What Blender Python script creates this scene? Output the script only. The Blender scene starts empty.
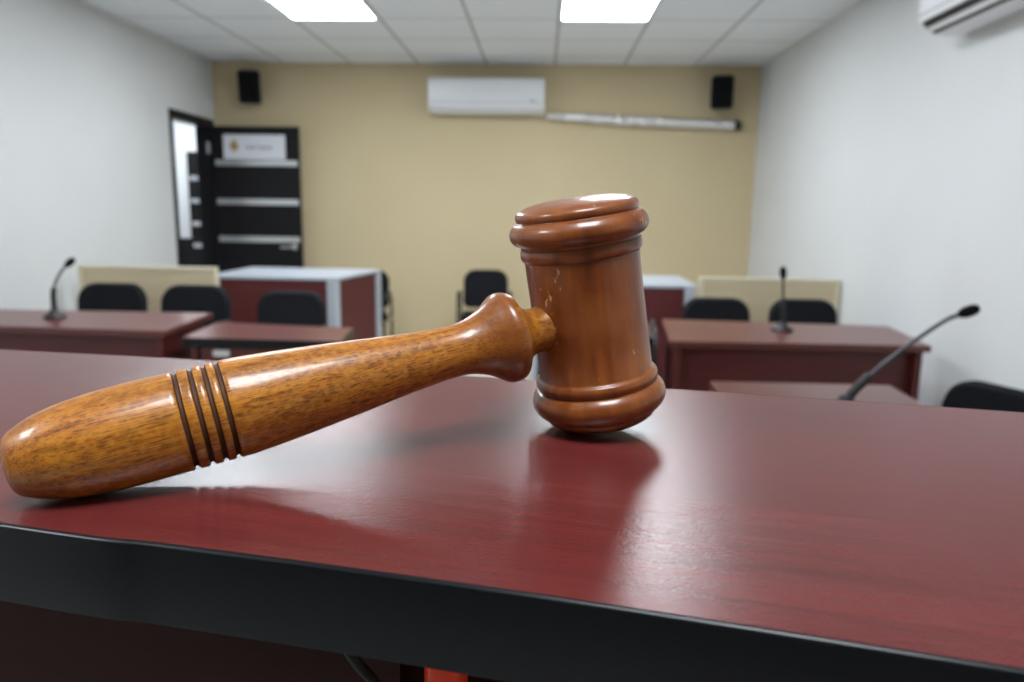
import bpy, bmesh, math, random
from mathutils import Vector, Matrix
random.seed(7)
S = bpy.context.scene
COL = S.collection
V = Vector

# ------------------------------------------------------------------ camera, world, exposure
FPX, HOR, CAMZ, ROLL = 740.0, 210.7, 1.28, 0.015
PITCH = math.atan((341.0 - HOR) / FPX)
cam_d = bpy.data.cameras.new('camera')
cam = bpy.data.objects.new('camera', cam_d)
COL.objects.link(cam)
cam.matrix_world = Matrix.Translation((0, 0, CAMZ)) @ Matrix.Rotation(math.pi / 2 - PITCH, 4, 'X') @ Matrix.Rotation(ROLL, 4, 'Z')
cam_d.sensor_fit = 'HORIZONTAL'
cam_d.sensor_width = 36.0
cam_d.lens = 36.0 * FPX / 1024.0
cam_d.clip_start = 0.01
cam_d.dof.use_dof = True
cam_d.dof.focus_distance = 0.30
cam_d.dof.aperture_fstop = 10.0
S.camera = cam

w = bpy.data.worlds.new('world')
S.world = w
w.use_nodes = True
w.node_tree.nodes['Background'].inputs[0].default_value = (0.75, 0.85, 1.0, 1)
w.node_tree.nodes['Background'].inputs[1].default_value = 0.3

S.view_settings.view_transform = 'Standard'
S.view_settings.look = 'None'
S.view_settings.gamma = 1.0
S.view_settings.use_curve_mapping = False
S.view_settings.exposure = 0.0
PANEL_STRENGTH = 31.0
PANEL_COLOR = (0.89, 0.945, 1.0)


# ------------------------------------------------------------------ materials
def mat(name, color, rough=0.5, metal=0.0, spec=0.5, coat=0.0, coat_rough=0.1, emit=None, es=0.0):
    m = bpy.data.materials.new(name)
    m.use_nodes = True
    b = m.node_tree.nodes['Principled BSDF']
    b.inputs['Base Color'].default_value = (*color, 1)
    b.inputs['Roughness'].default_value = rough
    b.inputs['Metallic'].default_value = metal
    b.inputs['Specular IOR Level'].default_value = spec
    b.inputs['Coat Weight'].default_value = coat
    b.inputs['Coat Roughness'].default_value = coat_rough
    if emit:
        b.inputs['Emission Color'].default_value = (*emit, 1)
        b.inputs['Emission Strength'].default_value = es
    return m


class NT:
    def __init__(s, m):
        s.t = m.node_tree
        s.b = s.t.nodes['Principled BSDF']

    def n(s, typ, **kw):
        nd = s.t.nodes.new(typ)
        for k, v in kw.items():
            setattr(nd, k, v)
        return nd

    def l(s, a, b):
        s.t.links.new(a, b)

    def coords(s, scale=(1, 1, 1), rot=(0, 0, 0), loc=(0, 0, 0)):
        tc = s.n('ShaderNodeTexCoord')
        mp = s.n('ShaderNodeMapping')
        mp.inputs['Scale'].default_value = scale
        mp.inputs['Rotation'].default_value = rot
        mp.inputs['Location'].default_value = loc
        s.l(tc.outputs['Object'], mp.inputs['Vector'])
        return mp.outputs['Vector']

    def noise(s, vec, scale, detail=4, rough=0.5, dist=0.0):
        nd = s.n('ShaderNodeTexNoise')
        nd.inputs['Scale'].default_value = scale
        nd.inputs['Detail'].default_value = detail
        nd.inputs['Roughness'].default_value = rough
        nd.inputs['Distortion'].default_value = dist
        s.l(vec, nd.inputs['Vector'])
        return nd.outputs['Fac']

    def ramp(s, fac, stops):
        r = s.n('ShaderNodeValToRGB')
        el = r.color_ramp.elements
        while len(el) < len(stops):
            el.new(0.5)
        for e, (p, c) in zip(el, stops):
            e.position = p
            e.color = (*c, 1) if len(c) == 3 else c
        s.l(fac, r.inputs['Fac'])
        return r.outputs['Color']

    def mix(s, fac, a, b, mode='MIX'):
        m = s.n('ShaderNodeMix', data_type='RGBA', blend_type=mode)
        if hasattr(fac, 'links'):
            s.l(fac, m.inputs[0])
        else:
            m.inputs[0].default_value = fac
        for sock, v in ((m.inputs[6], a), (m.inputs[7], b)):
            if hasattr(v, 'links'):
                s.l(v, sock)
            else:
                sock.default_value = (*v, 1)
        return m.outputs[2]

    def bump(s, h, strength=0.1, dist=0.001):
        b = s.n('ShaderNodeBump')
        b.inputs['Strength'].default_value = strength
        b.inputs['Distance'].default_value = dist
        s.l(h, b.inputs['Height'])
        s.l(b.outputs['Normal'], s.b.inputs['Normal'])
        return b


def plaster(name, color):
    m = mat(name, color, 0.75, spec=0.25)
    t = NT(m)
    v = t.coords()
    f = t.noise(v, 1.3, 3)
    c = t.ramp(f, [(0.35, tuple(x * 0.96 for x in color)), (0.65, color)])
    t.l(c, t.b.inputs['Base Color'])
    t.bump(t.noise(v, 160, 3), 0.12, 0.001)
    return m


M = {}
M['wall_white'] = plaster('white wall paint', (0.72, 0.735, 0.735))
M['wall_tan'] = plaster('tan wall paint', (0.645, 0.535, 0.335))
M['wall_wood'] = plaster('brown wall behind the bench', (0.26, 0.17, 0.10))
M['corridor'] = plaster('corridor paint', (0.80, 0.82, 0.84))

# suspended ceiling: mineral tiles with pale joint lines on a 0.61 m grid
m = mat('ceiling tiles', (0.8, 0.8, 0.8), 0.85, spec=0.15)
t = NT(m)
sep = t.n('ShaderNodeSeparateXYZ')
t.l(t.coords(), sep.inputs[0])


def joint(sock, period, width):
    a = t.n('ShaderNodeMath', operation='PINGPONG')
    a.inputs[1].default_value = period / 2
    t.l(sock, a.inputs[0])
    b = t.n('ShaderNodeMath', operation='LESS_THAN')
    b.inputs[1].default_value = width
    t.l(a.outputs[0], b.inputs[0])
    return b.outputs[0]


jm = t.n('ShaderNodeMath', operation='MAXIMUM')
t.l(joint(sep.outputs['X'], 0.61, 0.009), jm.inputs[0])
t.l(joint(sep.outputs['Y'], 0.61, 0.007), jm.inputs[1])
spk = t.ramp(t.noise(t.coords(), 90, 5, 0.7), [(0.40, (0.80, 0.83, 0.86)), (0.60, (0.88, 0.91, 0.94))])
t.l(t.mix(jm.outputs[0], spk, (0.40, 0.40, 0.40)), t.b.inputs['Base Color'])
M['ceiling'] = m

# floor: large beige ceramic tiles
m = mat('floor tiles', (0.5, 0.45, 0.38), 0.3)
t = NT(m)
br = t.n('ShaderNodeTexBrick')
br.offset = 0.0
for k, v in (('Scale', 1.0), ('Mortar Size', 0.004), ('Brick Width', 0.45), ('Row Height', 0.45)):
    br.inputs[k].default_value = v
br.inputs['Color1'].default_value = (0.64, 0.62, 0.57, 1)
br.inputs['Color2'].default_value = (0.60, 0.58, 0.54, 1)
br.inputs['Mortar'].default_value = (0.28, 0.26, 0.23, 1)
t.l(t.coords(), br.inputs['Vector'])
t.l(br.outputs['Color'], t.b.inputs['Base Color'])
M['floor'] = m


def cherry(name, dark, light, rough, sc=1.0, bump=0.0, spec=0.5):
    """cherry / mahogany laminate: soft streaks along local X"""
    m = mat(name, light, rough, spec=spec)
    t = NT(m)
    v = t.coords((1.6 * sc, 22 * sc, 22 * sc))
    f = t.noise(v, 2.2, 6, 0.62, 0.6)
    c = t.ramp(f, [(0.30, dark), (0.50, tuple((a + b) / 2 for a, b in zip(dark, light))), (0.68, light)])
    v2 = t.coords((9 * sc, 260 * sc, 260 * sc))
    f2 = t.noise(v2, 2.0, 3)
    c2 = t.mix(0.25, c, t.ramp(f2, [(0.3, dark), (0.7, light)]))
    t.l(c2, t.b.inputs['Base Color'])
    if bump:
        t.bump(t.noise(t.coords(), 1100, 2), bump, 0.0004)
    return m


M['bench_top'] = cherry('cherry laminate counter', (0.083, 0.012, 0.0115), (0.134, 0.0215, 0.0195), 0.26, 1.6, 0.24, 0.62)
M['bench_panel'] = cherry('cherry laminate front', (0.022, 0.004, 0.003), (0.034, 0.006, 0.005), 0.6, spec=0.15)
M['desk_top'] = cherry('mahogany desk top', (0.095, 0.025, 0.021), (0.145, 0.040, 0.033), 0.30)
M['desk_body'] = cherry('mahogany desk body', (0.075, 0.011, 0.010), (0.11, 0.018, 0.015), 0.4)
M['booth_red'] = cherry('dark red booth panel', (0.085, 0.013, 0.014), (0.115, 0.019, 0.020), 0.5)
M['cream'] = cherry('cream wood panel', (0.56, 0.46, 0.29), (0.64, 0.54, 0.36), 0.5)
M['cream_edge'] = mat('pale cream edging', (0.70, 0.64, 0.47), 0.45)
M['edge_black'] = mat('black edge banding', (0.0028, 0.0042, 0.006), 0.27, spec=0.28)
M['black_laminate'] = mat('black laminate', (0.007, 0.007, 0.008), 0.45, spec=0.25)
M['alu'] = mat('pale grey painted aluminium', (0.44, 0.48, 0.53), 0.4)
M['silver'] = mat('brushed silver metal', (0.72, 0.74, 0.76), 0.3, 1.0)
M['black_plastic'] = mat('black plastic', (0.012, 0.012, 0.013), 0.45)
M['neck_metal'] = mat('grey gooseneck metal', (0.07, 0.07, 0.08), 0.35, 0.6)
M['black_metal'] = mat('black tube metal', (0.014, 0.014, 0.016), 0.35, 0.3)
M['fabric'] = mat('black chair fabric', (0.010, 0.011, 0.014), 0.9, spec=0.2)
t = NT(M['fabric'])
t.bump(t.noise(t.coords(), 420, 2), 0.4, 0.002)
M['white_plastic'] = mat('white plastic', (0.78, 0.80, 0.82), 0.28)
M['vent_dark'] = mat('dark vent', (0.02, 0.02, 0.02), 0.6)
M['sign'] = mat('white sign plate', (0.74, 0.76, 0.82), 0.3)
M['gold'] = mat('gold print', (0.42, 0.30, 0.09), 0.5)
M['grey_print'] = mat('grey print', (0.33, 0.34, 0.37), 0.5)
M['orange'] = mat('orange red plastic', (0.90, 0.055, 0.006), 0.3, spec=0.3)
M['door_dark'] = cherry('black brown door veneer', (0.005, 0.005, 0.006), (0.009, 0.008, 0.009), 0.45, spec=0.25)
M['foam'] = mat('black foam', (0.008, 0.008, 0.009), 0.95, spec=0.1)
M['diffuser'] = mat('lit diffuser', (0.9, 0.9, 0.9), 0.5, emit=PANEL_COLOR, es=PANEL_STRENGTH)

# crinkled foil wrap
m = mat('crinkled foil', (0.80, 0.80, 0.81), 0.4, 0.85)
t = NT(m)
vo = t.n('ShaderNodeTexVoronoi')
vo.inputs['Scale'].default_value = 28
t.l(t.coords(), vo.inputs['Vector'])
t.bump(vo.outputs['Distance'], 0.9, 0.02)
M['foil'] = m

# gavel handle: golden hardwood, grain along local Z
m = mat('golden lacquered wood', (0.4, 0.17, 0.03), 0.36, spec=0.4, coat=0.36, coat_rough=0.12)
t = NT(m)
f = t.noise(t.coords((1, 1, 0.06)), 170, 5, 0.6, 0.5)
c = t.ramp(f, [(0.30, (0.19, 0.060, 0.006)), (0.48, (0.40, 0.130, 0.011)), (0.70, (0.56, 0.215, 0.020))])
# fine dark pores, short dashes along the grain
f2 = t.noise(t.coords((1, 1, 0.035)), 2300, 3, 0.6)
c2 = t.mix(t.ramp(f2, [(0.40, (0.9, 0.9, 0.9)), (0.50, (0, 0, 0))]), c, (0.095, 0.027, 0.005))
f4 = t.noise(t.coords((1, 1, 0.03)), 640, 3, 0.6)
c2 = t.mix(t.ramp(f4, [(0.33, (0.7, 0.7, 0.7)), (0.44, (0, 0, 0))]), c2, (0.13, 0.038, 0.006))
# cross ripple figure
f3 = t.noise(t.coords((1, 1, 0.8)), 420, 2, 0.5, 0.3)
c3 = t.mix(t.ramp(f3, [(0.42, (0, 0, 0)), (0.78, (0.6, 0.6, 0.6))]), c2, (0.58, 0.26, 0.035))
# redder stain on the collar and on the butt end
sep = t.n('ShaderNodeSeparateXYZ')
t.l(t.coords(), sep.inputs[0])
mr = t.n('ShaderNodeMapRange')
mr.inputs['From Min'].default_value = -0.05
mr.inputs['From Max'].default_value = 0.25
t.l(sep.outputs['Z'], mr.inputs['Value'])
pz = lambda z: (z + 0.05) / 0.30
k = lambda g: (g, g, g)
st = t.ramp(mr.outputs[0], [(pz(-0.033), k(0.55)), (pz(-0.012), k(0.0)), (pz(0.135), k(0.0)), (pz(0.158), k(0.75)), (pz(0.166), k(0.75)), (pz(0.1695), k(0.15)), (pz(0.19), k(0.1))])
c5 = t.mix(st, c3, (0.165, 0.043, 0.009))
t.l(c5, t.b.inputs['Base Color'])
t.bump(f2, 0.05, 0.0002)
M['handle'] = m
M['groove'] = mat('burnt groove', (0.070, 0.024, 0.009), 0.6, spec=0.3)

# gavel head: reddish brown hardwood with worn nicks
m = mat('reddish lacquered wood', (0.22, 0.06, 0.014), 0.38, spec=0.4, coat=0.5, coat_rough=0.13)
t = NT(m)
v = t.coords((1, 1, 0.12))
f = t.noise(v, 110, 5, 0.6, 0.5)
c = t.ramp(f, [(0.30, (0.120, 0.027, 0.005)), (0.52, (0.200, 0.050, 0.008)), (0.74, (0.265, 0.076, 0.012))])
f2 = t.noise(t.coords((1, 1, 1)), 45, 3, 0.5, 0.3)
c = t.mix(t.ramp(f2, [(0.45, (0, 0, 0)), (0.8, (0.6, 0.6, 0.6))]), c, (0.31, 0.105, 0.022))
fs = t.noise(t.coords((1.3, 1.0, 0.55), (0.5, 0.7, 0.2)), 420, 2, 0.5)
fb = t.noise(t.coords(), 60, 2, 0.5)
mu = t.n('ShaderNodeMath', operation='MULTIPLY')
t.l(fs, mu.inputs[0])
t.l(fb, mu.inputs[1])
nick = t.ramp(mu.outputs[0], [(0.415, (0, 0, 0)), (0.45, (0.7, 0.7, 0.7))])
c = t.mix(nick, c, (0.55, 0.34, 0.18))
t.l(c, t.b.inputs['Base Color'])
M['head'] = m


# ------------------------------------------------------------------ geometry helpers
def link(name, bm, material, parent=None, smooth=None, autosmooth=None):
    bmesh.ops.recalc_face_normals(bm, faces=bm.faces[:])
    me = bpy.data.meshes.new(name)
    bm.to_mesh(me)
    bm.free()
    mats = material if isinstance(material, (list, tuple)) else [material]
    for mm_ in mats:
        me.materials.append(mm_)
    if smooth is not None:
        for p in me.polygons:
            p.use_smooth = True
        if smooth < 180:
            me.set_sharp_from_angle(angle=math.radians(smooth))
    o = bpy.data.objects.new(name, me)
    COL.objects.link(o)
    if parent:
        o.parent = parent
    return o


def thing(name, label, cat, loc=(0, 0, 0), rz=0.0, group=None):
    o = bpy.data.objects.new(name, None)
    o.empty_display_size = 0.05
    COL.objects.link(o)
    o.location = loc
    o.rotation_euler = (0, 0, rz)
    o['label'] = label
    o['category'] = cat
    if group:
        o['group'] = group
    return o


def struct(o):
    o['kind'] = 'structure'
    return o


def box(bm, c, s, rz=0.0, bev=0.0, seg=2, rot=None):
    """box centred at c with size s"""
    mtx = Matrix.Translation(V(c)) @ (rot if rot is not None else Matrix.Rotation(rz, 4, 'Z')) @ Matrix.Diagonal((*s, 1))
    r = bmesh.ops.create_cube(bm, size=1.0, matrix=mtx)
    if bev > 0:
        es = {e for v in r['verts'] for e in v.link_edges}
        bmesh.ops.bevel(bm, geom=list(es), offset=bev, segments=seg, affect='EDGES', profile=0.5)


def prism(bm, pts, z0, z1, bev=0.0, seg=2):
    """vertical prism over a plan polygon"""
    a = [bm.verts.new((p[0], p[1], z0)) for p in pts]
    b = [bm.verts.new((p[0], p[1], z1)) for p in pts]
    n = len(pts)
    fs = [bm.faces.new(a[::-1]), bm.faces.new(b)]
    for i in range(n):
        fs.append(bm.faces.new((a[i], a[(i + 1) % n], b[(i + 1) % n], b[i])))
    if bev > 0:
        es = {e for f in fs for e in f.edges}
        bmesh.ops.bevel(bm, geom=list(es), offset=bev, segments=seg, affect='EDGES', profile=0.5)


def bar(bm, p, q, width, z0, z1, bev=0.0):
    """upright slab in plan from p to q, given thickness, z0..z1"""
    p, q = V(p), V(q)
    d = (q - p).normalized()
    n = V((-d.y, d.x)) * width / 2
    prism(bm, [p - n, q - n, q + n, p + n], z0, z1, bev)


def lathe(bm, prof, seg=96, mtx=None, matfn=None):
    rings = []
    mtx = mtx or Matrix.Identity(4)
    for (z, r) in prof:
        if r < 1e-6:
            rings.append([bm.verts.new(mtx @ V((0, 0, z)))])
        else:
            rings.append([bm.verts.new(mtx @ V((r * math.cos(2 * math.pi * i / seg), r * math.sin(2 * math.pi * i / seg), z))) for i in range(seg)])
    for k in range(len(rings) - 1):
        A, B = rings[k], rings[k + 1]
        zm = (prof[k][0] + prof[k + 1][0]) / 2
        for i in range(seg):
            j = (i + 1) % seg
            if len(A) == 1 and len(B) == 1:
                continue
            if len(A) == 1:
                f = bm.faces.new((A[0], B[i], B[j]))
            elif len(B) == 1:
                f = bm.faces.new((A[i], A[j], B[0]))
            else:
                f = bm.faces.new((A[i], A[j], B[j], B[i]))
            if matfn:
                f.material_index = matfn(zm)
    for R_ in (rings[0], rings[-1]):
        if len(R_) > 1:
            bm.faces.new(R_)


def spline(pts, n=8):
    """Catmull-Rom through points of any dimension"""
    out = []
    P = [V(p) for p in pts]
    P = [P[0] * 2 - P[1]] + P + [P[-1] * 2 - P[-2]]
    for i in range(1, len(P) - 2):
        for k in range(n):
            u = k / n
            a, b, c, d = P[i - 1], P[i], P[i + 1], P[i + 2]
            out.append(0.5 * ((2 * b) + (c - a) * u + (2 * a - 5 * b + 4 * c - d) * u * u + (3 * b - a - 3 * c + d) * u ** 3))
    out.append(P[-2])
    return out


def tube(bm, path, rad, seg=12, cap=True):
    P = [V(p) for p in path]
    n = len(P)
    rads = rad if isinstance(rad, (list, tuple)) else [rad] * n
    ref = V((0, 0, 1))
    prev = None
    rings = []
    for i in range(n):
        t_ = (P[min(i + 1, n - 1)] - P[max(i - 1, 0)]).normalized()
        if prev is None:
            x = t_.cross(ref)
            if x.length < 1e-3:
                x = t_.cross(V((1, 0, 0)))
        else:
            x = prev - t_ * prev.dot(t_)
        x.normalize()
        y = t_.cross(x)
        prev = x
        rings.append([bm.verts.new(P[i] + (x * math.cos(2 * math.pi * k / seg) + y * math.sin(2 * math.pi * k / seg)) * rads[i]) for k in range(seg)])
    for a, b in zip(rings, rings[1:]):
        for k in range(seg):
            j = (k + 1) % seg
            bm.faces.new((a[k], a[j], b[j], b[k]))
    if cap:
        bm.faces.new(rings[0][::-1])
        bm.faces.new(rings[-1])


def new():
    return bmesh.new()


def rounded(w_, h_, rt, rb, n=10):
    """rounded rectangle outline, centred in x, bottom at 0; top and bottom corner radii"""
    pts = []
    for (cx, cz, r, a0) in ((w_ / 2 - rb, rb, rb, -90), (w_ / 2 - rt, h_ - rt, rt, 0), (-w_ / 2 + rt, h_ - rt, rt, 90), (-w_ / 2 + rb, rb, rb, 180)):
        for k in range(n + 1):
            a = math.radians(a0 + 90 * k / n)
            pts.append((cx + r * math.cos(a), cz + r * math.sin(a)))
    return pts


# ------------------------------------------------------------------ the room shell
ZC = 2.56
LW = lambda y: -2.815 + 0.0367 * (y - 5.01)          # inner face of the left wall
RW = lambda y: 2.076 + 0.0374 * (y - 4.748)           # inner face of the right wall
YF = -2.6
BL, BR = V((-2.742, 6.999)), V((2.153, 6.805))
FL, FR = V((LW(YF), YF)), V((RW(YF), YF))
TH = 0.12

bm = new()
prism(bm, [(-5.9, YF - 0.2), (FR.x + 0.3, YF - 0.2), (BR.x + 0.3, BR.y + 0.3), (-2.5, 11.4), (-5.9, 11.4)], -0.08, 0.0)
struct(link('floor', bm, M['floor']))

# ceiling: local axes follow its tile grid
bm = new()
corn = [(FL.x - 0.115, YF - 0.1), (FR.x + 0.1, YF - 0.1), (BR.x + 0.1, BR.y + 0.12), (BL.x - 0.08, BL.y + 0.12)]
c0 = V((-0.935, 5.355, 0))
CEIL_RZ = math.radians(-2.2)
loc = [Matrix.Rotation(-CEIL_RZ, 2) @ (V(p) - c0.xy) for p in corn]
prism(bm, loc, 0, 0.08)
ceil = struct(link('ceiling', bm, M['ceiling']))
ceil.location = (c0.x, c0.y, ZC)
ceil.rotation_euler = (0, 0, CEIL_RZ)

# left wall with the doorway
DY0, DY1, DZ = 6.145, 6.925, 2.035
bm = new()


def wl(y0, y1, z0, z1):
    prism(bm, [(LW(y0), y0), (LW(y1), y1), (LW(y1) - TH, y1), (LW(y0) - TH, y0)], z0, z1)


wl(YF, DY0, 0, ZC)
wl(DY0, DY1, DZ, ZC)
wl(DY1, 7.1, 0, ZC)
struct(link('wall_left', bm, M['wall_white']))
bm = new()
prism(bm, [FR, BR + V((0.006, 0.2)), BR + V((TH, 0.2)), FR + V((TH, 0))], 0, ZC)
struct(link('wall_right', bm, M['wall_white']))
bm = new()
d = (BR - BL).normalized()
n = V((-d.y, d.x))
prism(bm, [BL, BR, BR + n * TH, BL + n * TH], 0, ZC)
struct(link('wall_back', bm, M['wall_tan']))
bm = new()
prism(bm, [FL - V((0, 0.12)), FR - V((0, 0.12)), FR, FL], 0, ZC)
struct(link('wall_front', bm, M['wall_wood']))

# the corridor seen through the open doorway
bm = new()
prism(bm, [(-5.7, 11.2), (-2.66, 11.2), (-2.66, 11.3), (-5.7, 11.3)], 0, 2.7)
prism(bm, [(-5.8, 4.6), (-5.7, 4.6), (-5.7, 11.3), (-5.8, 11.3)], 0, 2.7)
prism(bm, [(-2.76, 7.13), (-2.66, 7.13), (-2.66, 11.3), (-2.76, 11.3)], 0, 2.7)
prism(bm, [(-5.8, 4.5), (-2.96, 4.5), (-2.96, 4.6), (-5.8, 4.6)], 0, 2.7)
struct(link('wall_corridor', bm, M['corridor']))
bm = new()
prism(bm, [(-5.8, 4.5), (-2.955, 4.5), (-2.87, 7.13), (-2.66, 7.13), (-2.66, 11.3), (-5.8, 11.3)], 2.7, 2.76)
struct(link('ceiling_corridor', bm, M['corridor']))
bm = new()
prism(bm, [(-5.69, 11.17), (-2.77, 11.17), (-2.77, 11.2), (-5.69, 11.2)], 0, 0.80)
struct(link('baseboard_corridor', bm, M['black_laminate']))

# doorway frame
bm = new()


def jamb(y0, y1, z0, z1, ex=0.012):
    prism(bm, [(LW(y0) + ex, y0), (LW(y1) + ex, y1), (LW(y1) - TH - ex, y1), (LW(y0) - TH - ex, y0)], z0, z1)


jamb(DY0 - 0.012, DY0 + 0.035, 0, DZ)
jamb(DY1 - 0.045, DY1 + 0.02, 0, DZ)
jamb(DY0 - 0.012, DY1 + 0.02, DZ - 0.045, DZ + 0.012)
fr = struct(link('trim_1', bm, M['door_dark']))
bm = new()
box(bm, (LW(6.877) - 0.02, 6.877, 1.80), (0.030, 0.006, 0.10))
link('hinge', bm, M['silver'], fr)


# door leaves: dark veneer with inset silver strips
def door_leaf(name, origin, rz, width, height, strips, lever_side=1):
    root = struct(thing(name, '', 'door', origin, rz))
    del root['label'], root['category']
    b = new()
    box(b, (width / 2, 0, height / 2 + 0.01), (width, 0.04, height), bev=0.003)
    link('door_panel', b, M['door_dark'], root)
    for (x0, x1, z0, z1) in strips:
        b = new()
        box(b, ((x0 + x1) / 2, -0.0215, (z0 + z1) / 2), (x1 - x0, 0.006, z1 - z0), bev=0.001)
        link('metal_strip', b, M['silver'], root)
    b = new()
    hx = width - 0.065
    lathe(b, [(0, 0.026), (0.008, 0.026), (0.010, 0.022), (0.010, 0.010), (0.045, 0.010)], 24, Matrix.Translation((hx, -0.02, 0.925)) @ Matrix.Rotation(math.pi / 2, 4, 'X'))
    tube(b, spline([(hx, -0.062, 0.925), (hx - 0.04, -0.066, 0.925), (hx - 0.12, -0.060, 0.922)], 6), [0.010] * 12 + [0.007], 10)
    link('door_handle', b, M['silver'], root, 40)
    return root


door = door_leaf('door_1', (-2.700, 6.84, 0), math.radians(-2.2), 0.772, 1.975,
                 [(0.012, 0.760, 1.642, 1.692), (0.012, 0.760, 1.298, 1.350), (0.012, 0.760, 0.963, 1.015), (0.012, 0.760, 0.625, 0.677), (0.012, 0.760, 0.29, 0.342)])
# sign plate on the door: gold crest and a line of small grey lettering, too blurred to read
b = new()
box(b, (0.375, -0.026, 1.805), (0.56, 0.012, 0.215), bev=0.004)
plate = link('sign_plate', b, M['sign'], door)
b = new()
for k in range(3):
    a = math.radians(90 + 120 * k)
    lathe(b, [(0, 0.026), (0.002, 0.024)], 16, Matrix.Translation((0.195 + 0.018 * math.cos(a), -0.032, 1.818 + 0.020 * math.sin(a))) @ Matrix.Rotation(math.pi / 2, 4, 'X'))
box(b, (0.195, -0.033, 1.775), (0.020, 0.002, 0.035))
link('crest', b, M['gold'], plate)
b = new()
x = 0.305
for k, (wd, hh) in enumerate([(.012, .04), (.016, .026), (.006, .04), (.016, .026), (.014, .034), (None, 0), (.016, .04), (.015, .026), (.012, .026), (.015, .03), (.016, .026), (.014, .026)]):
    if wd is None:
        x += 0.02
        continue
    box(b, (x + wd / 2, -0.0325, 1.786 + hh / 2), (wd, 0.001, hh))
    x += wd + 0.006
link('lettering', b, M['grey_print'], plate)

door_leaf('door_2', (-4.80, 11.13, 0), 0.0, 0.95, 2.05,
          [(0.03, 0.94, 1.65, 1.715), (0.03, 0.94, 1.32, 1.385), (0.03, 0.94, 0.99, 1.055), (0.03, 0.94, 0.67, 0.735)])

# ------------------------------------------------------------------ ceiling lights
U = V((math.sin(math.radians(-2.2)) * -0, 1))


def panel_light(x, y, sx, sy, label, z=ZC):
    root = thing('ceiling_light', label, 'ceiling light', (x, y, z), 0, 'recessed ceiling light panels')
    b = new()
    for (cx, cy, wx, wy) in ((0, sy / 2 - 0.01, sx, 0.02), (0, -sy / 2 + 0.01, sx, 0.02), (sx / 2 - 0.01, 0, 0.02, sy - 0.04), (-sx / 2 + 0.01, 0, 0.02, sy - 0.04)):
        box(b, (cx, cy, -0.006), (wx, wy, 0.014))
    link('frame', b, M['white_plastic'], root)
    b = new()
    box(b, (0, 0, -0.004), (sx - 0.04, sy - 0.04, 0.006))
    link('diffuser', b, M['diffuser'], root)
    return root


def on_grid(u, v_):
    p = Matrix.Rotation(CEIL_RZ, 2) @ V((u, v_)) + c0.xy
    return p.x, p.y


for (u, v_, lab) in ((-0.305, -0.305, 'bright square ceiling panel left of the white air conditioner'),
                     (1.525, -0.305, 'bright square ceiling panel right of the white air conditioner'),
                     (-0.305, -2.135, 'bright ceiling panel above the left desks, nearer the bench'),
                     (1.525, -2.135, 'bright ceiling panel above the right desks, nearer the bench'),
                     (-0.61, -5.49, 'bright ceiling panel over the judge bench on the left'),
                     (1.22, -5.49, 'bright ceiling panel over the judge bench on the right')):
    panel_light(*on_grid(u, v_), 0.60, 0.60, lab).rotation_euler = (0, 0, CEIL_RZ)
panel_light(-4.6, 10.3, 0.60, 0.60, 'added unseen fill light panel at the far end of the corridor beyond the open door', 2.70)  # added out-of-view lamp to whiten the corridor wall behind the doorway
panel_light(-4.2, 7.6, 0.60, 0.60, 'added unseen fill light panel in the corridor nearer the open door', 2.70)  # second added lamp, also out of view, to lift the corridor brightness

# ------------------------------------------------------------------ judge's bench (raised counter in the foreground)
ZB = 1.175
TK = 0.0277
# plan of the gently curved counter: near edge and far edge, left to right
NEAR = [(-0.80, 0.402), (-0.45, 0.3075), (-0.169, 0.2315), (-0.110, 0.2185), (-0.057, 0.2065), (-0.0, 0.1925), (0.051, 0.179), (0.122, 0.159), (0.40, 0.080), (0.75, -0.020)]
FAR = [(-0.72, 0.590), (-0.374, 0.530), (-0.209, 0.5015), (0.093, 0.4385), (0.196, 0.4155), (0.282, 0.395), (0.50, 0.340), (0.82, 0.250)]
NE = spline(NEAR, 6)
FE = spline(FAR, 6)
BU = V((0.966, -0.258)).normalized()
BN = V((-BU.y, BU.x))
org = V((-0.0, 0.1925))
brz = math.atan2(BU.y, BU.x)
bench = thing('judge_bench', 'cherry laminate bench counter with thick black front edge carrying the gavel', 'bench', (org.x, org.y, 0), brz)
RI = Matrix.Rotation(-brz, 2)
NE = [RI @ (p - org) for p in NE]
FE = [RI @ (p - org) for p in FE]
bw = 0.262


def off(path, dist):
    out = []
    for i, p in enumerate(path):
        t_ = (path[min(i + 1, len(path) - 1)] - path[max(i - 1, 0)]).normalized()
        out.append(p + V((-t_.y, t_.x)) * dist)
    return out


b = new()
prism(b, off(NE, 0.0006) + off(FE, -0.001)[::-1], ZB - TK, ZB)
link('counter_top', b, M['bench_top'], bench)


def band(path, sgn):
    # edge banding swept along an edge, with a softly rounded upper arris
    prof = [(0.0005, -TK), (-0.0009, -TK), (-0.0010, -0.0016), (-0.00085, -0.0010), (-0.0005, -0.0005), (0.0, -0.00015), (0.0006, 0.00004)]
    b = new()
    rings = []
    for u, z in prof:
        rings.append([b.verts.new((p.x, p.y, ZB + z)) for p in off(path, u * sgn)])
    for r0, r1 in zip(rings, rings[1:] + rings[:1]):
        for k in range(len(path) - 1):
            b.faces.new((r0[k], r0[k + 1], r1[k + 1], r1[k]))
    b.faces.new([r[0] for r in rings])
    b.faces.new([r[-1] for r in rings][::-1])
    return link('edge_band', b, M['edge_black'], bench, 70)


band(NE, 1)
band(FE, -1)
UL, UR = -0.80, 0.74
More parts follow.
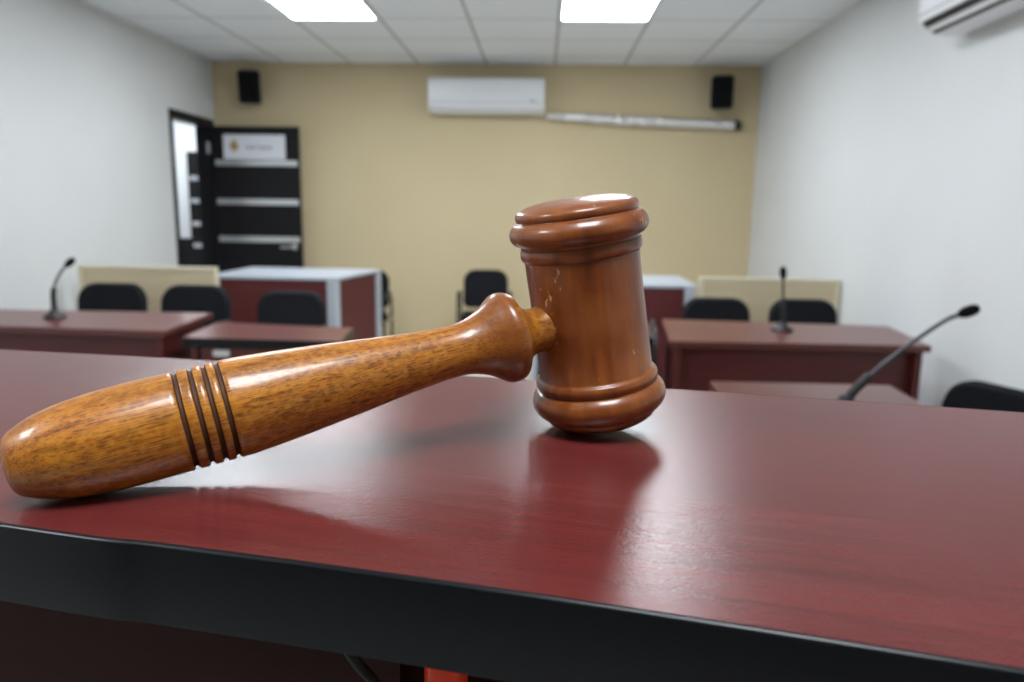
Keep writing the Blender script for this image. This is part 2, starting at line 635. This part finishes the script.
# vertical body: front panel under the counter and its set-back continuation
ux = -0.074
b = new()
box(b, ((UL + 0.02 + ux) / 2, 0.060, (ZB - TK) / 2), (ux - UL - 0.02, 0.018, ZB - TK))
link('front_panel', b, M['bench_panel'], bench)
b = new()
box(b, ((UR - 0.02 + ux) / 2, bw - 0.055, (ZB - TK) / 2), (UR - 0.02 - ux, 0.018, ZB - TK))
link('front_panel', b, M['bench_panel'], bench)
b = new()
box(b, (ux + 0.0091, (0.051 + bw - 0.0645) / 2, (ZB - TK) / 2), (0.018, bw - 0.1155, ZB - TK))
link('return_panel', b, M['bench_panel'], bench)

# cables below the counter
b = new()
P0c = org + BU * -0.038 + BN * 0.053
tube(b, [(P0c.x, P0c.y, 0.0), (P0c.x, P0c.y, 0.6), (P0c.x, P0c.y, ZB - TK - 0.001)], 0.0082, 20)
o = link('cable_conduit', b, M['orange'], None, 60)
o['label'] = 'bright orange-red upright tube standing under the black bench edge'
o['category'] = 'tube'
b = new()
pc = [(org + BU * u + BN * v_, z) for u, v_, z in ((-0.0675, 0.026, ZB - TK - 0.0005), (-0.0672, 0.026, 1.1390), (-0.0655, 0.0265, 1.1310), (-0.0615, 0.028, 1.1230), (-0.0560, 0.030, 1.1150), (-0.0528, 0.031, 1.1060), (-0.0514, 0.032, 1.0960), (-0.0510, 0.032, 1.0800), (-0.0510, 0.032, 1.05), (-0.0510, 0.032, 0.9), (-0.0510, 0.032, 0.5), (-0.0510, 0.032, 0.002))]
tube(b, spline([(p.x, p.y, z) for p, z in pc], 8), 0.0020, 10)
o = link('cable', b, M['black_laminate'], None, 60)
o['label'] = 'thin black cable hanging under the bench left of the orange tube'
o['category'] = 'cable'

# ------------------------------------------------------------------ the gavel
P0 = V((-0.1491, 0.2613, 1.1944))
a_ = V((-0.1538, -0.060, 0.9816)).normalized()
HB = V((0.0430, 0.3544, 1.1907))                       # centre of the lower rim of the head
P1 = HB + a_ * 0.0406
h = (P1 - P0).normalized()
gavel = thing('gavel', 'polished wooden gavel with golden handle resting on the cherry bench', 'gavel', (0.0, 0.32, ZB))


def frame(origin, zax, xref):
    z = zax.normalized()
    x = (xref - z * xref.dot(z)).normalized()
    y = z.cross(x)
    m_ = Matrix((x, y, z)).transposed().to_4x4()
    m_.translation = origin
    return m_


HP = [(-0.0318, 0.0), (-0.0317, 0.0065), (-0.0313, 0.0096), (-0.0302, 0.0114), (-0.0275, 0.0131), (-0.0215, 0.0157), (-0.0136, 0.0177), (-0.004, 0.0190), (0.006, 0.0197), (0.0180, 0.0199),
      (0.0275, 0.0199), (0.047, 0.0201), (0.056, 0.0197), (0.070, 0.0186), (0.0923, 0.0164), (0.110, 0.0145), (0.1265, 0.0128), (0.140, 0.0119), (0.149, 0.0123), (0.157, 0.0147),
      (0.1620, 0.0174), (0.1660, 0.0202), (0.1682, 0.0213), (0.1702, 0.0215), (0.1728, 0.0209), (0.1733, 0.0204), (0.1742, 0.0190), (0.1765, 0.0158), (0.1795, 0.0127), (0.184, 0.0110), (0.188, 0.0109), (0.1915, 0.0112), (0.194, 0.0106), (0.197, 0.0095), (0.207, 0.009)]
fine = spline([(z * 0.972, r * 0.970) for z, r in HP], 7)
GR = [0.0279, 0.0334, 0.0383, 0.0430]
GW, GD = 0.00095, 0.0013


def hr(z):
    for p, q in zip(fine, fine[1:]):
        if p[0] <= z <= q[0] and q[0] > p[0]:
            return p[1] + (q[1] - p[1]) * (z - p[0]) / (q[0] - p[0])
    return 0


prof = [(p[0], max(p[1], 0)) for p in fine if all(abs(p[0] - g) > GW + 0.0004 for g in GR)]
for g in GR:
    for dz, dr in ((-GW - 0.0003, 0), (-GW, -0.0003), (-GW * 0.55, -GD), (0, -GD * 1.1), (GW * 0.55, -GD), (GW, -0.0003), (GW + 0.0003, 0)):
        prof.append((g + dz, hr(g + dz) + dr))
prof.sort()
prof[0] = (prof[0][0], 0.0)
b = new()
lathe(b, prof, 128, matfn=lambda z: 1 if any(abs(z - g) < GW for g in GR) else 0)
mh = frame(P0, h, a_)
handle = link('handle', b, [M['handle'], M['groove']], gavel, 50)

GP = [(-0.0145, 0.0), (-0.0143, 0.008), (-0.0135, 0.0160), (-0.0117, 0.0218), (-0.0096, 0.0256), (-0.0077, 0.0270), (-0.0064, 0.0272)]
GP = [tuple(p) for p in spline(GP, 5)]
ring1 = [tuple(p) for p in spline([(-0.0060, 0.0276), (-0.0052, 0.0298), (-0.0025, 0.0319), (0.0008, 0.0327), (0.0040, 0.0319), (0.0062, 0.0301), (0.0070, 0.0287)], 5)]
bead1 = [tuple(p) for p in spline([(0.0075, 0.0287), (0.0085, 0.0294), (0.0102, 0.0297), (0.0120, 0.0291), (0.0130, 0.0278)], 4)]
body = [(0.0134, 0.0276), (0.0137, 0.0274), (0.03, 0.0273), (0.05, 0.0271), (0.0690, 0.0272), (0.0694, 0.0272)]
bead2 = [tuple(p) for p in spline([(0.0697, 0.0275), (0.0705, 0.0284), (0.0726, 0.0288), (0.0748, 0.0285), (0.0756, 0.0280)], 4)]
ring2 = [tuple(p) for p in spline([(0.0768, 0.0282), (0.0775, 0.0302), (0.0796, 0.0321), (0.0820, 0.0327), (0.0845, 0.0321), (0.0868, 0.0303), (0.0877, 0.0287)], 5)]
cap2 = [tuple(p) for p in spline([(0.0881, 0.0284), (0.0893, 0.0289), (0.0910, 0.0288), (0.0924, 0.0276), (0.0937, 0.0248), (0.0949, 0.0195), (0.0957, 0.0110), (0.0959, 0.0)], 6)]
b = new()
lathe(b, [(z * 1.007, max(r, 0) * 0.997) for z, r in GP + ring1 + bead1 + body + bead2 + ring2 + cap2], 128)
mhd = frame(HB, a_, h)
head = link('head', b, M['head'], gavel, 35)
for o, mm_ in ((handle, mh), (head, mhd)):
    # settle on the counter
    zmin = min((mm_ @ v.co).z for v in o.data.vertices)
    mm_ = Matrix.Translation((0, 0, ZB - zmin + 0.0001)) @ mm_ if abs(ZB - zmin) < 0.004 else mm_
    o.matrix_local = Matrix.Translation(-gavel.location) @ mm_


# ------------------------------------------------------------------ desks
def desk_panels(root, quad, top, thick, body, sides=(1, 1), inset=0.04, kick=0.02, front=True, side_mat=None):
    """quad: near-left, near-right, far-right, far-left (relative to root)"""
    nl, nr, frr, fl = [V(q) for q in quad]

    def pt(u, v_):
        return (nl * (1 - u) + nr * u) * (1 - v_) + (fl * (1 - u) + frr * u) * v_
    W = (nr - nl).length
    D = (fl - nl).length
    iu, iv = inset / W, inset / D
    for k, u in ((0, iu), (1, 1 - iu)):
        if sides[k]:
            b = new()
            bar(b, pt(u, iv * 0.6), pt(u, 1 - iv), 0.028, 0.0, top - thick, 0.002)
            link('side_panel', b, side_mat or M[body], root)
    if front:
        b = new()
        bar(b, pt(iu + 0.016 / W, iv + 0.05 / D), pt(1 - iu - 0.016 / W, iv + 0.05 / D), 0.018, 0.12, top - thick)
        link('modesty_panel', b, M[body], root)


def desk(name, label, quad, top, thick=0.028, edge=None, body='desk_body', sides=(1, 1), front=True):
    c = sum((V(q) for q in quad), V((0, 0))) / 4
    rz = math.atan2(quad[1][1] - quad[0][1], quad[1][0] - quad[0][0])
    root = thing(name, label, 'desk', (c.x, c.y, 0), rz)
    R_ = Matrix.Rotation(-rz, 2)
    q = [R_ @ (V(p) - c) for p in quad]
    b = new()
    prism(b, q, top - thick, top, 0.003)
    link('desk_top', b, M['desk_top'], root)
    if edge:
        b = new()
        bar(b, q[0] - V((0, 0.003)), q[1] - V((-0.002, 0.003)), 0.006, top - thick - 0.006, top - 0.002, 0.001)
        link('edge_strip', b, edge, root)
        b = new()
        bar(b, q[1] + V((0.003, -0.006)), q[2] + V((0.003, 0)), 0.006, top - thick - 0.006, top - 0.002, 0.001)
        link('edge_strip', b, edge, root)
    desk_panels(root, q, top, thick, body, sides, front=front)
    return root, q


desk('desk', 'long cherry desk along the left wall carrying a microphone', [(-2.70, 3.235), (-1.492, 3.128), (-1.509, 3.693), (-2.70, 3.725)], 0.75)
rB, qB = desk('pedestal_desk', 'small dark red pedestal desk with black edges right of the long left desk', [(-1.425, 3.15), (-0.736, 3.117), (-0.756, 3.471), (-1.45, 3.60)], 0.72, 0.034, M['edge_black'], front=False)
# drawer pedestal under it
b = new()
cx0, cx1 = qB[0].x + 0.06, qB[1].x - 0.30
box(b, ((cx0 + cx1) / 2, -0.005, 0.365), (cx1 - cx0, 0.30, 0.62), bev=0.002)
link('pedestal', b, M['black_laminate'], rB)
for k, z in enumerate((0.615, 0.46, 0.21)):
    b = new()
    hgt = 0.12 if k == 0 else (0.17 if k == 1 else 0.28)
    box(b, ((cx0 + cx1) / 2, -0.165, z), (cx1 - cx0 - 0.01, 0.018, hgt), bev=0.002)
    dr = link('drawer', b, M['desk_body'], rB)
    b = new()
    box(b, (cx0 + 0.10, -0.180, z + 0.035), (0.075, 0.012, 0.030), bev=0.004)
    link('drawer_handle', b, M['silver'], dr)
b = new()
bar(b, V((cx1 + 0.01, -0.10)), V((qB[1].x - 0.05, -0.10)), 0.016, 0.25, 0.686)
link('modesty_panel', b, M['desk_body'], rB)

desk('desk', 'wide cherry desk on the right carrying a tall upright microphone', [(0.665, 3.067), (1.752, 3.041), (1.844, 3.594), (0.759, 3.72)], 0.75)
desk('desk', 'small cherry desk at front right carrying a slanted gooseneck microphone', [(0.60, 1.86), (1.165, 1.84), (1.208, 2.305), (0.639, 2.323)], 0.75)
rE, qE = desk('side_desk', 'dark red side desk with black rounded end panel behind the gavel head', [(0.09, 3.36), (0.640, 3.33), (0.705, 3.77), (0.13, 3.80)], 0.72, 0.03, M['edge_black'], front=True, body='black_laminate', sides=(1, 0))
# black end panel with rounded upper front corner
b = new()
pts = []
p0, p1 = qE[1] + V((0.011, -0.02)), qE[2] + V((0.011, 0.0))
dd = (p1 - p0)
Ld = dd.length
dd.normalize()
nn = V((-dd.y, dd.x)) * 0.010
out = [(0, 0), (Ld, 0), (Ld, 0.745)] + [(0.16 - 0.16 * math.sin(math.radians(a)), 0.585 + 0.16 * math.cos(math.radians(a))) for a in range(0, 91, 9)]
va = [b.verts.new((*(p0 + dd * s - nn), z)) for s, z in out]
vb = [b.verts.new((*(p0 + dd * s + nn), z)) for s, z in out]
b.faces.new(va)
b.faces.new(vb[::-1])
for i in range(len(out)):
    j = (i + 1) % len(out)
    b.faces.new((va[i], va[j], vb[j], vb[i]))
link('end_panel', b, M['black_laminate'], rE)


# ------------------------------------------------------------------ booths and cream partitions
def booth(label, corners, ztop, zbot=0.12):
    """corners: plan path of the enclosure; frame posts at corners, rails above, dark red infill"""
    c = sum((V(p) for p in corners), V((0, 0))) / len(corners)
    root = thing('panelled_booth', label, 'booth', (c.x, c.y, 0))
    q = [V(p) - c for p in corners]
    for i, p in enumerate(q):
        b = new()
        k = min(i, len(q) - 2)
        dr = (q[k + 1] - q[k]).normalized()
        box(b, (p.x, p.y, (ztop - 0.022) / 2), (0.075, 0.06, ztop - 0.022), rz=math.atan2(dr.y, dr.x), bev=0.004)
        link('post', b, M['alu'], root)
    b = new()
    cc = sum(q, V((0, 0))) / len(q)
    prism(b, [p + (p - cc).normalized() * 0.05 for p in q], ztop - 0.022, ztop, 0.004)
    link('counter_top', b, M['alu'], root)
    for p, r in zip(q, q[1:]):
        dr = (r - p).normalized()
        b = new()
        bar(b, p, r, 0.05, zbot - 0.05, zbot, 0.003)
        link('bottom_rail', b, M['alu'], root)
        b = new()
        bar(b, p + dr * 0.036, r - dr * 0.036, 0.03, zbot, ztop - 0.022)
        link('infill_panel', b, M['booth_red'], root)
    return root


booth('dark red booth with pale grey frame left of the lone chair', [(-1.92, 5.52), (-1.95, 4.84), (-1.170, 4.81), (-1.02, 5.48)], 0.838)
booth('dark red booth with pale grey frame behind the gavel head', [(0.20, 5.40), (0.165, 4.73), (1.125, 4.70), (1.17, 5.36)], 0.832)


def partition(label, p, q, ztop):
    p, q = V(p), V(q)
    c = (p + q) / 2
    rz = math.atan2((q - p).y, (q - p).x)
    L_ = (q - p).length
    root = thing('cream_partition', label, 'partition', (c.x, c.y, 0), rz)
    b = new()
    box(b, (0, 0, (ztop - 0.02 + 0.03) / 2), (L_ - 0.05, 0.03, ztop - 0.05))
    link('panel', b, M['cream'], root)
    b = new()
    box(b, (0, 0, ztop - 0.012), (L_, 0.04, 0.024), bev=0.003)
    link('top_edge', b, M['cream_edge'], root)
    for s in (-1, 1):
        b = new()
        box(b, (s * (L_ / 2 - 0.0125), 0, (ztop - 0.024) / 2), (0.025, 0.04, ztop - 0.024), bev=0.003)
        link('end_edge', b, M['cream_edge'], root)
    return root


partition('cream partition panel by the left wall near the open door', (-2.72, 4.64), (-1.845, 4.62), 0.906)
partition('cream partition panel by the right wall behind the upright microphone', (1.185, 4.70), (2.055, 4.66), 0.885)


# ------------------------------------------------------------------ visitor chairs
def make_chair(label):
    root = thing('visitor_chair', label, 'chair', (0, 0, 0), 0, 'black visitor chairs')
    # faces -Y; backrest at y = +0.22
    b = new()
    out = rounded(0.45, 0.37, 0.115, 0.06)
    rows = []
    prof = [(-0.030, 0.86), (-0.034, 0.93), (-0.026, 0.925), (-0.008, 1.0), (0.012, 1.0), (0.026, 0.925), (0.030, 0.95)]
    for (dy, sc) in prof:
        ring = []
        for (x, z) in out:
            xx, zz = x * sc, (z - 0.185) * sc + 0.185
            ring.append(b.verts.new((xx, dy + 0.22 + 0.05 * (zz / 0.37) - 0.25 * xx * xx - 0.0, 0.50 + zz)))
        rows.append(ring)
    for r0, r1 in zip(rows, rows[1:]):
        for i in range(len(out)):
            j = (i + 1) % len(out)
            b.faces.new((r0[i], r0[j], r1[j], r1[i]))
    for r_, s in ((rows[0], 0.5), (rows[-1], 0.5)):
        cen = sum((v.co for v in r_), V()) / len(r_)
        inner = [b.verts.new(cen.lerp(v.co, s) + V((0, -0.004 if r_ is rows[0] else 0.004, 0))) for v in r_]
        for i in range(len(out)):
            j = (i + 1) % len(out)
            b.faces.new((r_[i], r_[j], inner[j], inner[i]))
        b.faces.new(inner)
    link('backrest', b, M['fabric'], root, 70)
    b = new()
    o2 = rounded(0.46, 0.45, 0.07, 0.10)
    rows = []
    for (dz, sc) in ((0.0, 0.94), (0.012, 0.99), (0.035, 1.0), (0.055, 0.925), (0.066, 0.93), (0.072, 0.7)):
        rows.append([b.verts.new((x * sc, (z - 0.225) * sc - 0.03, 0.405 + dz)) for x, z in o2])
    for r0, r1 in zip(rows, rows[1:]):
        for i in range(len(o2)):
            j = (i + 1) % len(o2)
            b.faces.new((r0[i], r0[j], r1[j], r1[i]))
    b.faces.new(rows[0][::-1])
    b.faces.new(rows[-1])
    link('seat', b, M['fabric'], root, 60)
    for s in (-1, 1):
        x = s * 0.252
        b = new()
        tube(b, spline([(x, -0.24, 0.0), (x, -0.235, 0.3), (x, -0.22, 0.58), (x, -0.19, 0.635), (x, -0.12, 0.65)], 5), 0.0115, 10)
        link('leg', b, M['black_metal'], root, 60)
        b = new()
        tube(b, spline([(x, 0.27, 0.0), (x, 0.215, 0.25), (x, 0.20, 0.50), (x, 0.17, 0.62), (x, 0.10, 0.65)], 5), 0.0115, 10)
        link('leg', b, M['black_metal'], root, 60)
        b = new()
        box(b, (x, 0.0, 0.662), (0.042, 0.27, 0.026), bev=0.010, seg=3)
        link('armrest', b, M['black_plastic'], root, 50)
        b = new()
        tube(b, [(x, -0.228, 0.395), (x, 0.0, 0.395), (x, 0.205, 0.395)], 0.010, 8)
        link('side_rail', b, M['silver'], root, 60)
        b = new()
        tube(b, [(x, 0.205, 0.53), (x * 0.8, 0.235, 0.56)], 0.009, 8)
        link('back_stay', b, M['silver'], root, 60)
    b = new()
    tube(b, [(-0.252, -0.20, 0.395), (0.252, -0.20, 0.395)], 0.010, 8)
    link('cross_rail', b, M['black_metal'], root, 60)
    b = new()
    tube(b, [(-0.252, 0.15, 0.395), (0.252, 0.15, 0.395)], 0.010, 8)
    link('cross_rail', b, M['black_metal'], root, 60)
    return root


def dup(root, label):
    r = root.copy()
    COL.objects.link(r)
    r['label'] = label
    for ch in list(root.children):
        c = ch.copy()
        COL.objects.link(c)
        c.parent = r
        c.matrix_parent_inverse = ch.matrix_parent_inverse.copy()
    return r


# x, y of the backrest, rotation, scale of width, height of backrest top
chairs = [
    (-2.36, 4.35, 0.0, 0.90, 0.825, 'black visitor chair left of another before the cream panel, beside the left wall'),
    (-1.86, 4.33, 0.0, 0.90, 0.822, 'black visitor chair where cream panel meets the dark red booth'),
    (-1.29, 4.30, 0.0, 0.88, 0.800, 'black visitor chair tucked behind the small pedestal desk, against dark red booth'),
    (-0.236, 6.48, 0.0, 0.86, 0.767, 'lone black armchair standing against the bare tan back wall'),
    (-1.265, 6.38, 0.0, 0.88, 0.760, 'black chair mostly hidden behind the left dark red booth'),
    (1.215, 4.40, 0.0, 0.90, 0.785, 'black visitor chair behind the right desk, left of the upright microphone'),
    (1.735, 4.40, 0.0, 0.90, 0.785, 'black visitor chair directly behind the upright microphone on the right desk'),
    (1.315, 1.85, math.radians(112), 1.0, 0.845, 'black chair beside the right wall at the front right corner'),
]
first = None
for (x, y, rz, sc, zt, lab) in chairs:
    if first is None:
        c = first = make_chair(lab)
    else:
        c = dup(first, lab)
    off = Matrix.Rotation(rz, 2) @ V((0, 0.26 * sc))
    c.location = (x - off.x, y - off.y, 0)
    c.rotation_euler = (0, 0, rz)
    c.scale = (sc, sc, zt / 0.87)


# ------------------------------------------------------------------ microphones
def microphone(label, base, path, group='gooseneck desk microphones'):
    root = thing('desk_microphone', label, 'microphone', base, 0, group)
    b = new()
    lathe(b, [(0.0, 0.0), (0.0, 0.048), (0.006, 0.050), (0.012, 0.047), (0.020, 0.034), (0.034, 0.020), (0.042, 0.017), (0.042, 0.0)], 32)
    link('base', b, M['black_plastic'], root, 40)
    P = spline(path, 10)
    n1 = max(3, len(P) // 3)
    b = new()
    tube(b, P[:n1 + 1], 0.0125, 12)
    link('stem', b, M['black_plastic'], root, 60)
    b = new()
    tube(b, P[n1:-3], 0.006, 12)
    link('gooseneck', b, M['neck_metal'], root, 60)
    b = new()
    d_ = (P[-1] - P[-4]).normalized()
    tube(b, [P[-4] + d_ * u for u in (0, 0.004, 0.02, 0.04, 0.052, 0.058)], [0.007, 0.011, 0.0155, 0.0155, 0.012, 0.004], 16)
    link('foam_tip', b, M['foam'], root, 80)
    return root


microphone('thin black gooseneck microphone on the long left desk', (-2.156, 3.449, 0.75), [(0, 0, 0.03), (0.004, 0, 0.12), (0.022, 0, 0.175), (0.054, 0, 0.225), (0.080, 0, 0.250)])
microphone('upright black gooseneck microphone standing on the wide right desk', (1.25, 3.39, 0.75), [(0, 0, 0.03), (-0.004, 0, 0.12), (-0.008, 0, 0.19), (-0.014, 0, 0.262)])
microphone('black gooseneck microphone leaning steeply right at the front right desk', (0.925, 1.985, 0.75), [(0, 0, 0.03), (0.035, 0, 0.075), (0.13, 0.0, 0.165), (0.24, 0.0, 0.250), (0.296, 0.0, 0.276)])


# ------------------------------------------------------------------ wall units
def air_conditioner(label, origin, rz, W=1.01, H=0.29, D=0.215, closed=False):
    """wall side at y=0, front towards -Y, bottom at z=0"""
    root = thing('air_conditioner', label, 'air conditioner', origin, rz)
    sec = [(0, 0.02), (0, H), (-D + 0.03, H), (-D + 0.006, H - 0.012), (-D, H - 0.035), (-D, 0.075), (-D + 0.012, 0.045), (-D + 0.06, 0.012), (-D + 0.10, 0.0), (-0.03, 0.0)]
    b = new()
    A_ = [b.verts.new((-W / 2, y, z)) for y, z in sec]
    B_ = [b.verts.new((W / 2, y, z)) for y, z in sec]
    b.faces.new(A_)
    b.faces.new(B_[::-1])
    for i in range(len(sec)):
        j = (i + 1) % len(sec)
        b.faces.new((A_[i], A_[j], B_[j], B_[i]))
    bmesh.ops.bevel(b, geom=[e for e in b.edges if abs(e.verts[0].co.x - e.verts[1].co.x) < 1e-6], offset=0.006, segments=2, affect='EDGES')
    link('housing', b, M['white_plastic'], root, 30)
    if not closed:
        b = new()
        box(b, (0, -D + 0.036, 0.030), (W - 0.09, 0.075, 0.020), rot=Matrix.Rotation(math.radians(-35), 4, 'X'))
        link('outlet_slot', b, M['vent_dark'], root)
    b = new()
    box(b, (0, -D + (0.034 if closed else 0.028), 0.026), (W - 0.10, 0.060 if closed else 0.045, 0.005), rot=Matrix.Rotation(math.radians(-36 if closed else -42), 4, 'X'))
    link('louver', b, M['white_plastic'], root)
    b = new()
    box(b, (0, -D - 0.001, 0.083), (W - 0.02, 0.004, 0.004))
    link('panel_seam', b, M['grey_print'], root)
    b = new()
    box(b, (W / 2 - 0.10, -D - 0.0015, 0.10), (0.05, 0.003, 0.012))
    link('display', b, M['grey_print'], root)
    return root


bd = math.atan2(BR.y - BL.y, BR.x - BL.x)
air_conditioner('white split air conditioner high on the tan back wall', (-0.248, 6.895, 2.118), bd, H=0.295, closed=True)
ry = 3.06
air_conditioner('white split air conditioner with dark louvres high on the right wall', (RW(ry) - 0.002, ry - 0.02, 2.085), math.radians(-90) - math.atan(0.0384) + math.radians(0), 1.0, 0.30, 0.22)

# foil wrapped pipe from the air conditioner
pipe = thing('insulated_pipe', 'foil wrapped pipe running right from the back air conditioner', 'pipe', (0.265, 6.82, 2.115))
b = new()
path = spline([(0.012, 0, -0.005), (0.25, -0.01, -0.012), (0.60, -0.023, -0.030), (0.95, -0.037, -0.044), (1.35, -0.052, -0.056), (1.66, -0.065, -0.063)], 8)
rad = [0.030 + 0.014 * min(1, i / 12) + 0.003 * math.sin(i * 2.1) + random.uniform(-0.0015, 0.0015) for i in range(len(path))]
tube(b, path, rad, 20)
link('foil_wrap', b, M['foil'], pipe, 80)
b = new()
tube(b, [(1.658, -0.065, -0.063), (1.67, -0.065, -0.063), (1.705, -0.066, -0.064), (1.72, -0.066, -0.064)], [0.034, 0.043, 0.043, 0.036], 20)
link('end_collar', b, M['black_plastic'], pipe, 50)


def speaker(label, x, y, z, rz):
    root = thing('wall_speaker', label, 'speaker', (x, y, z), rz, 'small black wall speakers')
    root.scale = (1.15, 1.0, 1.12)
    tilt = Matrix.Rotation(math.radians(10), 4, 'X')
    b = new()
    sec = [(-0.085, -0.09), (0.085, -0.09), (0.062, 0.075), (-0.062, 0.075)]
    vs0 = [b.verts.new(tilt @ V((px, py, -0.125))) for px, py in sec]
    vs1 = [b.verts.new(tilt @ V((px, py, 0.125))) for px, py in sec]
    b.faces.new(vs0[::-1])
    b.faces.new(vs1)
    for i in range(4):
        b.faces.new((vs0[i], vs0[(i + 1) % 4], vs1[(i + 1) % 4], vs1[i]))
    bmesh.ops.bevel(b, geom=b.edges[:], offset=0.014, segments=3, affect='EDGES')
    link('cabinet', b, M['black_plastic'], root, 50)
    b = new()
    box(b, (0, 0, 0), (0.145, 0.006, 0.22), bev=0.002, rot=tilt @ Matrix.Translation((0, -0.093, 0)))
    link('grille', b, M['foam'], root)
    b = new()
    tube(b, [(0, 0.06, 0.0), (0, 0.115, 0.01)], 0.012, 12)
    box(b, (0, 0.118, 0.01), (0.06, 0.008, 0.09), bev=0.002)
    link('bracket', b, M['black_metal'], root)
    return root


speaker('small black speaker on the back wall above the open door', -2.35, 6.85, 2.330, math.radians(8))
speaker('small black speaker on the back wall above the foil pipe end', 1.79, 6.69, 2.32, math.radians(-16))
